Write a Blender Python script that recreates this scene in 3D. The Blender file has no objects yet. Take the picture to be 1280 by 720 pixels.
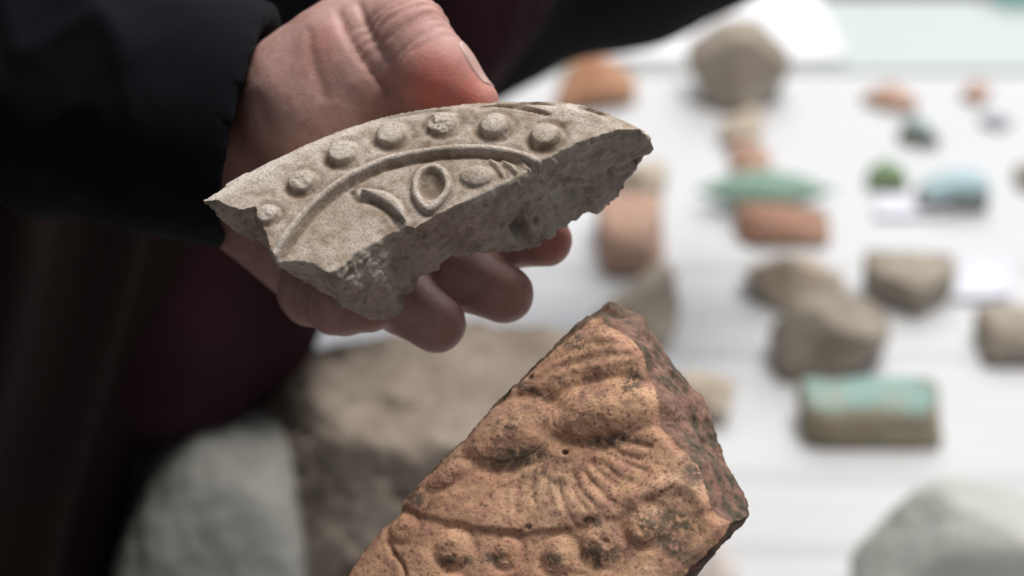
import bpy, bmesh, math, random
import numpy as np
from mathutils import Vector, Matrix

# ------------------------------------------------------------------ camera, world, lights, exposure
SC = bpy.context.scene
COL = SC.collection
LENS, SENSOR, CAM_H, PITCH, FOCUS = 70.0, 36.0, 0.65, math.radians(30), 0.541
cam_data = bpy.data.cameras.new('camera')
cam_data.lens = LENS; cam_data.sensor_width = SENSOR
cam_data.clip_start = 0.05; cam_data.clip_end = 200
cam_data.dof.use_dof = True
cam_data.dof.focus_distance = FOCUS
cam_data.dof.aperture_fstop = 6.7
cam = bpy.data.objects.new('camera', cam_data)
COL.objects.link(cam)
cam.location = (0, 0, CAM_H)
cam.rotation_euler = (math.pi / 2 - PITCH, 0, 0)
SC.camera = cam

world = bpy.data.worlds.new('World'); SC.world = world; world.use_nodes = True
bg = world.node_tree.nodes['Background']
bg.inputs[0].default_value = (0.94, 0.96, 1.0, 1); bg.inputs[1].default_value = 0.155

def area(name, loc, target, size, power, colour):
    l = bpy.data.lights.new(name, 'AREA'); l.shape = 'RECTANGLE'; l.size = size[0]; l.size_y = size[1]
    l.energy = power; l.color = colour
    o = bpy.data.objects.new(name, l); COL.objects.link(o)
    o.location = loc
    o.rotation_euler = (Vector(target) - Vector(loc)).to_track_quat('-Z', 'Y').to_euler()
    return o
# tall window beyond the far end of the table, and the bright ceiling above it
area('window_light', (0.7, 3.0, 2.0), (0.25, 1.0, 0.0), (2.2, 1.6), 50, (0.97, 0.99, 1.0))
area('ceiling_light', (0.55, 0.95, 2.2), (0.15, 0.85, 0.0), (0.9, 0.9), 41, (1.0, 0.955, 0.90))

SC.render.engine = 'CYCLES'
SC.cycles.use_denoising = True
SC.cycles.max_bounces = 8
SC.view_settings.view_transform = 'Standard'
SC.view_settings.look = 'None'
SC.view_settings.exposure = 0.18
SC.view_settings.gamma = 1.0

# ------------------------------------------------------------------ coordinates
FPX = 1280 * LENS / SENSOR
FW = np.array([0, math.cos(PITCH), -math.sin(PITCH)])
UP = np.array([0, math.sin(PITCH), math.cos(PITCH)])
RT = np.array([1.0, 0, 0])
C0 = np.array([0, 0, CAM_H])
def at(px, py, d):
    """world point seen at (px, py) of the photograph at depth d (metres)"""
    return C0 + d * (FW + RT * (px - 640) / FPX + UP * (360 - py) / FPX)
def on_table(px, py, z=0.0):
    r = FW + RT * (px - 640) / FPX + UP * (360 - py) / FPX
    t = (z - CAM_H) / r[2]
    return C0 + r * t, t
def vdir(x, y, z):
    """direction given as right / up / towards the viewer"""
    v = RT * x + UP * y - FW * z
    return v / np.linalg.norm(v)

# ------------------------------------------------------------------ numpy noise
def _hash(ix, iy, iz, seed):
    h = (ix.astype(np.int64) * 374761393 + iy.astype(np.int64) * 668265263 + iz.astype(np.int64) * 2147483647 + seed * 1274126177) & 0xffffffff
    h = ((h ^ (h >> 13)) * 1274126177) & 0xffffffff
    h = ((h ^ (h >> 15)) * 2246822519) & 0xffffffff
    return ((h ^ (h >> 16)) & 0xffffff) / float(0xffffff)
def vnoise(p, scale=1.0, seed=0):
    q = np.asarray(p, float) * scale + 1000.0
    i = np.floor(q); f = q - i; f = f * f * f * (f * (f * 6 - 15) + 10)
    i = i.astype(np.int64); r = 0
    for dx in (0, 1):
        wx = f[:, 0] if dx else 1 - f[:, 0]
        for dy in (0, 1):
            wy = f[:, 1] if dy else 1 - f[:, 1]
            for dz in (0, 1):
                wz = f[:, 2] if dz else 1 - f[:, 2]
                r = r + wx * wy * wz * _hash(i[:, 0] + dx, i[:, 1] + dy, i[:, 2] + dz, seed)
    return r * 2 - 1
_rng = np.random.RandomState(4)
ROT = [np.linalg.qr(_rng.randn(3, 3))[0] for _ in range(8)]
def fbm(p, scale=1.0, octs=4, seed=0, gain=0.5):
    r = 0; a = 1; t = 0
    for k in range(octs):
        r = r + a * vnoise(p @ ROT[(k + seed) % 8], scale * 2.03 ** k, seed + 17 * k); t += a; a *= gain
    return r / t
def ridged(p, scale=1.0, octs=3, seed=0):
    r = 0; a = 1; t = 0
    for k in range(octs):
        r = r + a * (1 - 2 * np.abs(vnoise(p @ ROT[(k + seed) % 8], scale * 2.03 ** k, seed + 31 * k))); t += a; a *= 0.5
    return r / t
def sstep(a, b, x):
    t = np.clip((x - a) / (b - a), 0, 1)
    return t * t * (3 - 2 * t)

# ------------------------------------------------------------------ mesh helpers
def link(o, parent=None):
    COL.objects.link(o)
    if parent is not None: o.parent = parent
    return o
def mesh_from(name, V, F, smooth=True):
    me = bpy.data.meshes.new(name)
    me.from_pydata([tuple(v) for v in V], [], [tuple(int(i) for i in f) for f in F])
    me.update()
    if smooth: me.polygons.foreach_set('use_smooth', [True] * len(me.polygons))
    return me
def make(name, V, F, mat, parent=None, loc=(0, 0, 0), smooth=True):
    me = mesh_from(name, V, F, smooth)
    me.materials.append(mat)
    o = bpy.data.objects.new(name, me); o.location = loc
    return link(o, parent)
def attr(me, name, vals):
    a = me.attributes.new(name, 'FLOAT', 'POINT'); a.data.foreach_set('value', np.asarray(vals, np.float32))
def tag(o, label, cat, group=None):
    o['label'] = label; o['category'] = cat
    if group: o['group'] = group
    return o
def empty(name, loc=(0, 0, 0)):
    o = bpy.data.objects.new(name, None); o.location = loc; o.empty_display_size = 0.02
    return link(o)
def get_verts(me):
    a = np.empty(len(me.vertices) * 3); me.vertices.foreach_get('co', a); return a.reshape(-1, 3)
def get_norms(me):
    a = np.empty(len(me.vertices) * 3); me.vertices.foreach_get('normal', a); return a.reshape(-1, 3)
def set_verts(me, V):
    me.vertices.foreach_set('co', V.reshape(-1)); me.update()
def voxel(V, F, size):
    """solid closed mesh -> even dense mesh"""
    me = mesh_from('tmp', V, F, False)
    o = link(bpy.data.objects.new('tmp', me))
    m = o.modifiers.new('r', 'REMESH'); m.mode = 'VOXEL'; m.voxel_size = size; m.adaptivity = 0
    dg = bpy.context.evaluated_depsgraph_get()
    out = bpy.data.meshes.new_from_object(o.evaluated_get(dg))
    bpy.data.objects.remove(o); bpy.data.meshes.remove(me)
    out.polygons.foreach_set('use_smooth', [True] * len(out.polygons))
    return out
def surface_nets(f, org, h):
    s = f < 0
    nx, ny, nz = f.shape
    cs = (nx - 1, ny - 1, nz - 1)
    acc = np.zeros(cs + (3,)); cnt = np.zeros(cs)
    for ax in range(3):
        a = [slice(None)] * 3; b = [slice(None)] * 3
        a[ax] = slice(0, -1); b[ax] = slice(1, None)
        fa, fb = f[tuple(a)], f[tuple(b)]
        cr = (fa < 0) != (fb < 0)
        t = np.where(cr, fa / np.where(cr, fa - fb, 1), 0)
        o1, o2 = [x for x in range(3) if x != ax]
        for d1 in (0, 1):
            for d2 in (0, 1):
                sl = [slice(None)] * 3
                sl[o1] = slice(d1, cs[o1] + d1); sl[o2] = slice(d2, cs[o2] + d2)
                c = cr[tuple(sl)]
                cnt += c
                acc[..., ax] += np.where(c, t[tuple(sl)], 0)
                acc[..., o1] += c * d1; acc[..., o2] += c * d2
    m = cnt > 0
    idx = -np.ones(cs, np.int64); idx[m] = np.arange(m.sum())
    ijk = np.argwhere(m)
    V = (ijk + acc[m] / cnt[m][:, None]) * h + org
    Fs = []
    for ax in range(3):
        a = [slice(None)] * 3; b = [slice(None)] * 3
        a[ax] = slice(0, -1); b[ax] = slice(1, None)
        sa, sb = s[tuple(a)], s[tuple(b)]
        e = np.argwhere(sa != sb)
        o1, o2 = (ax + 1) % 3, (ax + 2) % 3
        ok = (e[:, o1] > 0) & (e[:, o2] > 0) & (e[:, o1] < cs[o1]) & (e[:, o2] < cs[o2])
        e = e[ok]
        def cell(d1, d2):
            q = e.copy(); q[:, o1] -= d1; q[:, o2] -= d2
            return idx[q[:, 0], q[:, 1], q[:, 2]]
        q = np.stack([cell(1, 1), cell(0, 1), cell(0, 0), cell(1, 0)], 1)
        fl = ~sa[e[:, 0], e[:, 1], e[:, 2]]
        q[fl] = q[fl][:, ::-1]
        Fs.append(q)
    return V, np.concatenate(Fs)
def relax(V, F, n=2, w=0.5):
    e = np.concatenate([F[:, [0, 1]], F[:, [1, 2]], F[:, [2, 3]], F[:, [3, 0]]])
    for _ in range(n):
        s = np.zeros_like(V); c = np.zeros(len(V))
        for k in range(3):
            s[:, k] = np.bincount(e[:, 0], V[e[:, 1], k], len(V)) + np.bincount(e[:, 1], V[e[:, 0], k], len(V))
        c = np.bincount(e[:, 0], minlength=len(V)) + np.bincount(e[:, 1], minlength=len(V))
        V = V * (1 - w) + w * s / np.maximum(c, 1)[:, None]
    return V
def smin(a, b, k):
    h = np.clip(0.5 + 0.5 * (b - a) / k, 0, 1)
    return b + (a - b) * h - k * h * (1 - h)
def cone(P, a, b, ra, rb):
    a = np.asarray(a, float); b = np.asarray(b, float)
    ab = b - a
    t = np.clip(((P - a) @ ab) / (ab @ ab), 0, 1)
    return np.linalg.norm(P - a - t[..., None] * ab, axis=-1) - (ra + (rb - ra) * t)
def grid(lo, hi, h):
    ax = [np.arange(lo[k], hi[k] + h, h) for k in range(3)]
    return np.stack(np.meshgrid(*ax, indexing='ij'), -1), np.asarray(lo, float)

# ------------------------------------------------------------------ materials
def new_mat(name):
    m = bpy.data.materials.new(name); m.use_nodes = True
    nt = m.node_tree
    return m, nt, nt.nodes['Principled BSDF']
class NT:
    def __init__(s, nt): s.nt = nt
    def n(s, t, **kw):
        x = s.nt.nodes.new(t)
        for k, v in kw.items(): setattr(x, k, v)
        return x
    def l(s, a, b): s.nt.links.new(a, b)
    def coord(s):
        return s.n('ShaderNodeTexCoord').outputs['Object']
    def noise(s, scale, detail=4, rough=0.55, vec=None):
        x = s.n('ShaderNodeTexNoise'); x.inputs['Scale'].default_value = scale
        x.inputs['Detail'].default_value = detail; x.inputs['Roughness'].default_value = rough
        s.l(vec if vec is not None else s.coord(), x.inputs['Vector']); return x.outputs['Fac']
    def ramp(s, fac, pts):
        r = s.n('ShaderNodeValToRGB'); e = r.color_ramp.elements
        while len(e) < len(pts): e.new(0.5)
        for q, (p, c) in zip(e, pts):
            q.position = p; q.color = (*c, 1) if not isinstance(c, (int, float)) else (c, c, c, 1)
        s.l(fac, r.inputs['Fac']); return r.outputs['Color']
    def mix(s, fac, a, b, blend='MIX'):
        m = s.n('ShaderNodeMix'); m.data_type = 'RGBA'; m.blend_type = blend
        for v, i in ((fac, 0), (a, 6), (b, 7)):
            if isinstance(v, (int, float)): m.inputs[i].default_value = v if i == 0 else (v, v, v, 1)
            elif isinstance(v, tuple): m.inputs[i].default_value = (*v, 1)
            else: s.l(v, m.inputs[i])
        return m.outputs[2]
    def attr(s, name):
        a = s.n('ShaderNodeAttribute'); a.attribute_name = name; return a.outputs['Fac']
    def math(s, op, a, b=0.0):
        m = s.n('ShaderNodeMath'); m.operation = op
        for v, i in ((a, 0), (b, 1)):
            if isinstance(v, (int, float)): m.inputs[i].default_value = v
            else: s.l(v, m.inputs[i])
        return m.outputs[0]
    def bump(s, h, strength, dist, bsdf, prev=None):
        b = s.n('ShaderNodeBump'); b.inputs['Strength'].default_value = strength; b.inputs['Distance'].default_value = dist
        s.l(h, b.inputs['Height'])
        if prev is not None: s.l(prev, b.inputs['Normal'])
        s.l(b.outputs['Normal'], bsdf.inputs['Normal']); return b.outputs['Normal']

def mat_grey_clay():
    m, nt, b = new_mat('grey_beige_clay'); g = NT(nt)
    big = g.noise(55, 4, 0.6); mid = g.noise(260, 5, 0.65); fine = g.noise(1500, 3, 0.7)
    c = g.ramp(big, [(0.3, (0.42, 0.35, 0.29)), (0.5, (0.53, 0.455, 0.395)), (0.68, (0.64, 0.57, 0.525))])
    c = g.mix(g.ramp(mid, [(0.47, 0.0), (0.66, 0.8)]), c, (0.33, 0.255, 0.185))
    # old dirt held in the relief and pale worn high points, mapped when the fragment is built
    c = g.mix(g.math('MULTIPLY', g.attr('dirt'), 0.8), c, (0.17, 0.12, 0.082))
    c = g.mix(g.math('MULTIPLY', g.attr('wear'), 1.0), c, (0.68, 0.625, 0.565))
    spk = g.ramp(fine, [(0.50, 0.0), (0.60, 1.0)])
    c = g.mix(g.math('MULTIPLY', spk, 0.55), c, (0.22, 0.16, 0.115))
    # broken core is a greyer fabric
    fr = g.ramp(g.noise(90, 7, 0.72), [(0.28, (0.25, 0.205, 0.165)), (0.5, (0.48, 0.42, 0.36)), (0.72, (0.62, 0.565, 0.505))])
    fr = g.mix(g.ramp(g.noise(420, 4, 0.6), [(0.57, 0.0), (0.68, 0.65)]), fr, (0.22, 0.17, 0.13))
    c = g.mix(g.attr('frac'), c, fr)
    g.l(c, b.inputs['Base Color']); b.inputs['Roughness'].default_value = 0.95
    b.inputs['Specular IOR Level'].default_value = 0.2
    n1 = g.bump(g.noise(900, 5, 0.7), 0.55, 0.0006, b)
    g.bump(g.noise(2600, 2, 0.6), 0.35, 0.0003, b, n1)
    return m
def mat_terracotta():
    m, nt, b = new_mat('orange_terracotta'); g = NT(nt)
    big = g.noise(38, 5, 0.6); mid = g.noise(150, 5, 0.65)
    c = g.ramp(big, [(0.3, (0.50, 0.27, 0.17)), (0.5, (0.69, 0.42, 0.26)), (0.70, (0.78, 0.53, 0.355))])
    c = g.mix(g.ramp(mid, [(0.42, 0.0), (0.62, 0.8)]), c, (0.46, 0.235, 0.18))
    vor = g.n('ShaderNodeTexVoronoi'); vor.inputs['Scale'].default_value = 620
    g.l(g.coord(), vor.inputs['Vector'])
    spots = g.ramp(vor.outputs['Distance'], [(0.22, 1.0), (0.38, 0.0)])
    spots = g.math('MULTIPLY', spots, g.ramp(g.noise(300, 3, 0.6), [(0.46, 0.0), (0.54, 1.0)]))
    c = g.mix(g.math('MULTIPLY', spots, 0.6), c, (0.13, 0.065, 0.045))
    fine = g.ramp(g.noise(1100, 4, 0.7), [(0.53, 0.0), (0.62, 1.0)])
    c = g.mix(g.math('MULTIPLY', fine, 0.6), c, (0.27, 0.115, 0.075))
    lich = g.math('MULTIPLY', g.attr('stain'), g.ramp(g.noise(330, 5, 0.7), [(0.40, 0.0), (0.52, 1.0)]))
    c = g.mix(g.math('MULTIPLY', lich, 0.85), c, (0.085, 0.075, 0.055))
    fr = g.ramp(g.noise(110, 8, 0.74), [(0.32, (0.05, 0.045, 0.032)), (0.44, (0.11, 0.085, 0.06)), (0.56, (0.25, 0.135, 0.10)), (0.72, (0.36, 0.25, 0.20))])
    c = g.mix(g.attr('frac'), c, fr)
    g.l(c, b.inputs['Base Color']); b.inputs['Roughness'].default_value = 0.85
    b.inputs['Specular IOR Level'].default_value = 0.3
    n1 = g.bump(g.noise(650, 5, 0.7), 0.5, 0.0008, b)
    g.bump(g.noise(2400, 2, 0.6), 0.3, 0.0003, b, n1)
    return m
def mat_stone(name, cols, speck, top=None, topz=0.0, top2=None, rough=0.9, scale=40):
    """cols: three tones; top: glaze or patina colour above local height topz"""
    m, nt, b = new_mat(name); g = NT(nt)
    n = g.noise(scale, 6, 0.65)
    c = g.ramp(n, [(0.3, cols[0]), (0.5, cols[1]), (0.7, cols[2])])
    c = g.mix(g.ramp(g.noise(scale * 4, 4, 0.7), [(0.52, 0.0), (0.68, 0.8)]), c, speck)
    if top is not None:
        sep = g.n('ShaderNodeSeparateXYZ'); g.l(g.coord(), sep.inputs[0])
        z = g.math('ADD', sep.outputs[2], g.math('MULTIPLY', g.math('SUBTRACT', g.noise(38, 4), 0.5), 0.016))
        mp = g.n('ShaderNodeMapRange'); mp.inputs['From Min'].default_value = topz - 0.0025; mp.inputs['From Max'].default_value = topz + 0.0025
        g.l(z, mp.inputs['Value'])
        tc = g.mix(g.ramp(g.noise(45, 5, 0.6), [(0.46, 0.0), (0.62, 0.9)]), top, top2 or tuple(min(1, x * 0.6 + 0.12) for x in top))
        c = g.mix(mp.outputs[0], c, tc)
    g.l(c, b.inputs['Base Color']); b.inputs['Roughness'].default_value = rough
    b.inputs['Specular IOR Level'].default_value = 0.25
    g.bump(g.noise(scale * 8, 5, 0.7), 0.5, 0.002, b)
    return m
def mat_skin():
    m, nt, b = new_mat('skin'); g = NT(nt)
    n = g.noise(70, 4, 0.6)
    c = g.ramp(n, [(0.3, (0.38, 0.215, 0.19)), (0.55, (0.46, 0.28, 0.25)), (0.75, (0.52, 0.345, 0.31))])
    c = g.mix(g.math('MULTIPLY', g.attr('flush'), 0.95), c, (0.58, 0.15, 0.11))
    c = g.mix(g.ramp(g.noise(420, 3, 0.6), [(0.48, 0.0), (0.66, 0.45)]), c, (0.38, 0.18, 0.15))
    g.l(c, b.inputs['Base Color']); b.inputs['Roughness'].default_value = 0.58
    b.inputs['Specular IOR Level'].default_value = 0.35
    b.inputs['Subsurface Weight'].default_value = 0.14
    b.inputs['Subsurface Radius'].default_value = (1.0, 0.35, 0.2); b.inputs['Subsurface Scale'].default_value = 0.004
    wv = g.n('ShaderNodeTexVoronoi'); wv.feature = 'DISTANCE_TO_EDGE'; wv.inputs['Scale'].default_value = 800
    g.l(g.coord(), wv.inputs['Vector'])
    n1 = g.bump(wv.outputs['Distance'], 0.25, 0.0004, b)
    g.bump(g.noise(330, 4, 0.6), 0.25, 0.0007, b, n1)
    return m
def mat_cloth(name, a, bcol, weave=1400, rough=0.95, fold=0):
    m, nt, b = new_mat(name); g = NT(nt)
    c = g.mix(g.noise(14, 4), a, bcol)
    g.l(c, b.inputs['Base Color']); b.inputs['Roughness'].default_value = rough
    b.inputs['Specular IOR Level'].default_value = 0.15
    n1 = g.bump(g.noise(weave, 2, 0.5), 0.3, 0.0005, b)
    if fold: g.bump(g.noise(22, 3, 0.5), 0.4, fold, b, n1)
    return m
def mat_plain(name, col, rough=0.6, var=0.08, scale=30):
    m, nt, b = new_mat(name); g = NT(nt)
    c = g.mix(g.noise(scale, 4), tuple(x * (1 - var) for x in col), tuple(min(1, x * (1 + var)) for x in col))
    g.l(c, b.inputs['Base Color']); b.inputs['Roughness'].default_value = rough
    return m

GREY_CLAY, TERRACOTTA, SKIN = mat_grey_clay(), mat_terracotta(), mat_skin()
NAVY = mat_cloth('navy_jacket_cloth', (0.0035, 0.0038, 0.0062), (0.006, 0.0066, 0.0105))
HEM = mat_cloth('navy_hem_cloth', (0.018, 0.02, 0.028), (0.025, 0.027, 0.035))
BLACK = mat_cloth('black_sleeve_cloth', (0.008, 0.0085, 0.009), (0.013, 0.014, 0.0145))
BURGUNDY = mat_cloth('burgundy_knit', (0.021, 0.0072, 0.010), (0.032, 0.011, 0.015))
BROWN = mat_cloth('dark_brown_skirt_cloth', (0.010, 0.0048, 0.0045), (0.018, 0.0078, 0.007))
LINEN = mat_cloth('white_cloth', (0.59, 0.605, 0.63), (0.64, 0.65, 0.67), 900)
PALE = mat_plain('pale_green_sheet', (0.51, 0.565, 0.555), 0.7, 0.02)
PAPER = mat_plain('white_paper', (0.86, 0.87, 0.92), 0.8, 0.01)
LABEL = mat_plain('lavender_paper', (0.68, 0.69, 0.77), 0.8, 0.01)
CYAN = mat_plain('cyan_plastic', (0.22, 0.66, 0.68), 0.4, 0.03)
WOOD = mat_plain('table_wood', (0.30, 0.25, 0.20), 0.6, 0.25, 12)
FLOORM = mat_plain('floor_stone', (0.30, 0.28, 0.25), 0.8, 0.2, 6)

# ------------------------------------------------------------------ setting: floor, table, cloth
def box(V, F, lo, hi):
    n = len(V)
    for z in (lo[2], hi[2]):
        V += [(lo[0], lo[1], z), (hi[0], lo[1], z), (hi[0], hi[1], z), (lo[0], hi[1], z)]
    F += [(n + 3, n + 2, n + 1, n), (n + 4, n + 5, n + 6, n + 7), (n, n + 1, n + 5, n + 4), (n + 1, n + 2, n + 6, n + 5), (n + 2, n + 3, n + 7, n + 6), (n + 3, n, n + 4, n + 7)]
def simple_box(name, lo, hi, mat, parent=None):
    V, F = [], []; box(V, F, lo, hi); return make(name, V, F, mat, parent, smooth=False)
fl = make('floor', [(-4, -3, -0.76), (4, -3, -0.76), (4, 6, -0.76), (-4, 6, -0.76)], [(0, 1, 2, 3)], FLOORM, smooth=False)
fl['kind'] = 'structure'
TX0, TX1, TY0, TY1 = -0.185, 0.72, 0.42, 1.625
tb = empty('table', (0, 0, -0.76))
tag(tb, 'long wooden table under the white cloth that carries the rows of finds', 'table')
tb_parts = [simple_box('table_top', (TX0 + .004, TY0 + .004, 0.725), (TX1 - .004, TY1 - .002, 0.755), WOOD, tb)]
for x in (TX0 + .05, TX1 - .10):
    for y in (TY0 + .05, TY1 - .10):
        simple_box('leg', (x, y, 0.0), (x + .05, y + .05, 0.724), WOOD, tb)

CLOTH_Y1 = on_table(900, 88)[0][1]
creases = [on_table(900, y)[0][1] for y in (342, 452, 603, 690)]
def cloth_mesh():
    nx, ny = 90, 260
    xs = np.linspace(TX0 - .004, TX1 + .004, nx); ys = np.linspace(TY0 - .004, CLOTH_Y1, ny)
    X, Y = np.meshgrid(xs, ys, indexing='ij')
    P = np.stack([X.ravel(), Y.ravel(), np.zeros(X.size)], 1)
    z = 0.0006 * fbm(P * [0.6, 1.6, 1], 14, 3, 5)
    for k, c in enumerate(creases):
        w = c + 0.004 * np.sin(P[:, 0] * 7 + k)
        z += -0.0028 * np.exp(-((P[:, 1] - w) / 0.006) ** 2) + 0.0012 * np.exp(-((P[:, 1] - w - 0.016) / 0.012) ** 2)
    P[:, 2] = z - 0.0012
    V = [tuple(p) for p in P]
    F = [(i * ny + j, (i + 1) * ny + j, (i + 1) * ny + j + 1, i * ny + j + 1) for i in range(nx - 1) for j in range(ny - 1)]
    # hanging sides with soft folds
    def drop(loop, nrm):
        rows = [loop]
        for r in range(1, 9):
            row = []
            for q, vi in enumerate(loop):
                x, y, zz = V[vi]
                o = 0.010 * (r / 8) * (1 + math.sin(q * 0.55)) + 0.002
                V.append((x + nrm[0] * o, y + nrm[1] * o, zz - 0.028 * r)); row.append(len(V) - 1)
            rows.append(row)
        for a, b in zip(rows, rows[1:]):
            for q in range(len(loop) - 1): F.append((a[q + 1], a[q], b[q], b[q + 1]))
    drop([j for j in range(ny)][::-1], (-1, 0)); drop([(nx - 1) * ny + j for j in range(ny)], (1, 0))
    drop([i * ny for i in range(nx)], (0, -1))
    return V, F
V, F = cloth_mesh()
tag(make('tablecloth', V, F, LINEN), 'white cloth spread over the table under the rows of fragments', 'tablecloth')
def sheet(name, pts, z, mat, label, cat, curl=0.0, seed=1, group=None, thick=0.0006):
    """thin sheet from 4 table points, slightly curled"""
    P = [np.array(p) for p in pts]; n = 14; V = []
    for s in (0, 1):
        for i in range(n):
            for j in range(n):
                u, v = i / (n - 1), j / (n - 1)
                p = (P[0] * (1 - u) + P[1] * u) * (1 - v) + (P[3] * (1 - u) + P[2] * u) * v
                zz = z + curl * (abs(u - .5) * 2) ** 3 + 0.3 * curl * math.sin(v * 5 + seed)
                V.append((p[0], p[1], zz + curl * .3 + (thick if s else 0)))
    F = []
    for i in range(n - 1):
        for j in range(n - 1):
            a = i * n + j; F.append((a, a + 1, a + n + 1, a + n)); a += n * n; F.append((a, a + n, a + n + 1, a + 1))
    rim = [i * n for i in range(n)] + [(n - 1) * n + j for j in range(1, n)] + [i * n + n - 1 for i in range(n - 2, -1, -1)] + [j for j in range(n - 2, 0, -1)]
    for a, b in zip(rim, rim[1:] + rim[:1]): F.append((a, b, b + n * n, a + n * n))
    return tag(make(name, V, F, mat), label, cat, group)
def tp(px, py): return on_table(px, py)[0]
ye = CLOTH_Y1 - 0.004
sheet('cover_sheet', [(TX0, ye, 0), (TX1, ye, 0), (TX1, TY1, 0), (TX0, TY1, 0)], 0.0004, PALE,
      'pale grey-green sheet covering the far end of the table', 'sheet', 0.0004)
sheet('paper_sheet', [tp(735, 82), tp(1058, 82), tp(1012, -25), tp(760, -25)], 0.003, PAPER,
      'large white paper sheet lying behind the tall brown rock', 'paper', 0.0015)
sheet('paper_label', [tp(1192, 378), tp(1262, 376), tp(1266, 332), tp(1204, 332)], 0.0015, LABEL,
      'small white paper label beside the notched taupe fragment', 'label', 0.002, 2, 'small paper labels')
sheet('paper_label', [tp(1092, 274), tp(1190, 272), tp(1190, 248), tp(1096, 246)], 0.0015, LABEL,
      'small lavender paper label in front of the pale blue lump', 'label', 0.001, 3, 'small paper labels')
# cyan tray corner at the far right end
cy = tp(1262, 6)
tr = simple_box('tray_floor', (0, 0, 0.001), (0.2, 0.13, 0.004), CYAN)
tray = empty('plastic_tray', (cy[0] - .012, cy[1] - .002, 0.003)); tr.parent = tray
tag(tray, 'cyan plastic tray at the far right corner of the table', 'tray')
for lo, hi in (((0, 0, .0045), (.2, .004, .03)), ((0, .126, .0045), (.2, .13, .03)), ((0, .0045, .0045), (.004, .1255, .03)), ((.196, .0045, .0045), (.2, .1255, .03))):
    simple_box('tray_side', lo, hi, CYAN, tray)

# ------------------------------------------------------------------ stones and fragments lying on the table
def ico(sub):
    bm = bmesh.new(); bmesh.ops.create_icosphere(bm, subdivisions=sub, radius=1)
    V = np.array([v.co[:] for v in bm.verts]); F = [[v.index for v in f.verts] for f in bm.faces]; bm.free(); return V, F
ICO5, ICO6 = ico(5), ico(6)
def facet(W, D, H, seed, planes=None, nplanes=9, soft=30, rough=0.035, base=None, rscale=3.0, sub=ICO5, lens=False, cav=0.0):
    """faceted, worn lump of size W x D x H standing on z=0; planes: (nx,ny,nz,d) in the unit box"""
    rng = random.Random(seed)
    d0, F = sub
    bx = 1.0 if planes is not None else 1.2
    pl = [(1, 0, 0, bx), (-1, 0, 0, bx), (0, 1, 0, bx), (0, -1, 0, bx), (0, 0, 1, bx), (0, 0, -1, .8)]
    if planes is not None: pl += planes
    else:
        for _ in range(nplanes):
            v = Vector((rng.uniform(-1, 1), rng.uniform(-1, 1), rng.uniform(-.3, 1))).normalized()
            pl.append((*v, rng.uniform(0.62, 0.95)))
    N = np.array([p[:3] for p in pl], float); L = np.linalg.norm(N, axis=1); N /= L[:, None]; d = np.array([p[3] for p in pl]) / L
    k = np.maximum(d0 @ N.T, 1e-4) / d
    r = 1 / (np.sum(k ** soft, 1)) ** (1 / soft)
    V = d0 * r[:, None]
    V *= 1 + rough * 2.2 * fbm(d0, rscale * .6, 3, seed)[:, None] + rough * ridged(d0, rscale * 1.7, 3, seed + 5)[:, None]
    if cav: V *= 1 - cav * (sstep(.15, .6, fbm(d0, 5.5, 4, seed + 9)) * sstep(.25, -.35, d0[:, 1] - .2 + 0 * d0[:, 2]) * sstep(.75, .35, d0[:, 2]))[:, None]
    if lens: V[:, [1, 2]] *= (np.clip(1 - np.abs(V[:, :1] / np.abs(V[:, 0]).max()) ** 1.7, 0.03, 1)); V[:, 0] *= 1.0
    lo, hi = V.min(0), V.max(0)
    V = (V - lo) / (hi - lo) - [.5, .5, 0]
    return V * [W, D, H], F
def find(name, bbox, q, mat, label, cat, seed, group=None, lift=0.0, rz=0.0, fit=1.0, **kw):
    """fragment filling the photo box bbox; q = share of the box height that is the thing's own height"""
    x0, y0, x1, y1 = bbox
    g = (fit - 1) * .5; x0, x1 = x0 - g * .5 * (x1 - x0), x1 + g * .5 * (x1 - x0); y0, y1 = y0 - g * (y1 - y0), y1 + g * .7 * (y1 - y0)
    p, dist = on_table((x0 + x1) / 2, y1)
    s = FPX / dist
    ang = PITCH + math.atan(((y0 + y1) / 2 - 360) / FPX)
    Wd, T = (x1 - x0) / s, (y1 - y0) / s
    H = q * T / math.cos(ang); D = (1 - q) * T / math.sin(ang)
    V, F = facet(Wd, D, H, seed, **kw)
    o = make(name, V, F, mat, None, (p[0] * (1 + D / 2 / p[1] * 0.5), p[1] + D / 2, lift + 0.0005))
    o.rotation_euler.z = rz
    return tag(o, label, cat, group)
brown = mat_stone('taupe_stone', [(0.25, 0.21, 0.17), (0.38, 0.33, 0.275), (0.50, 0.45, 0.385)], (0.20, 0.165, 0.135))
beige = mat_stone('beige_clay', [(0.42, 0.345, 0.27), (0.54, 0.46, 0.37), (0.62, 0.55, 0.47)], (0.34, 0.27, 0.21))
pinkb = mat_stone('pinkish_clay', [(0.45, 0.27, 0.20), (0.53, 0.35, 0.27), (0.58, 0.42, 0.34)], (0.36, 0.19, 0.13))
palep = mat_stone('pale_clay', [(0.55, 0.50, 0.47), (0.62, 0.57, 0.54), (0.66, 0.62, 0.59)], (0.48, 0.43, 0.40))
orange = mat_stone('orange_clay', [(0.42, 0.20, 0.12), (0.52, 0.28, 0.17), (0.56, 0.36, 0.25)], (0.30, 0.14, 0.08))
redbr = mat_stone('reddish_brown_clay', [(0.30, 0.16, 0.11), (0.38, 0.22, 0.16), (0.45, 0.29, 0.22)], (0.20, 0.10, 0.07))
green = mat_stone('green_bronze', [(0.20, 0.31, 0.255), (0.26, 0.385, 0.32), (0.34, 0.45, 0.39)], (0.12, 0.20, 0.15))
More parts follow.
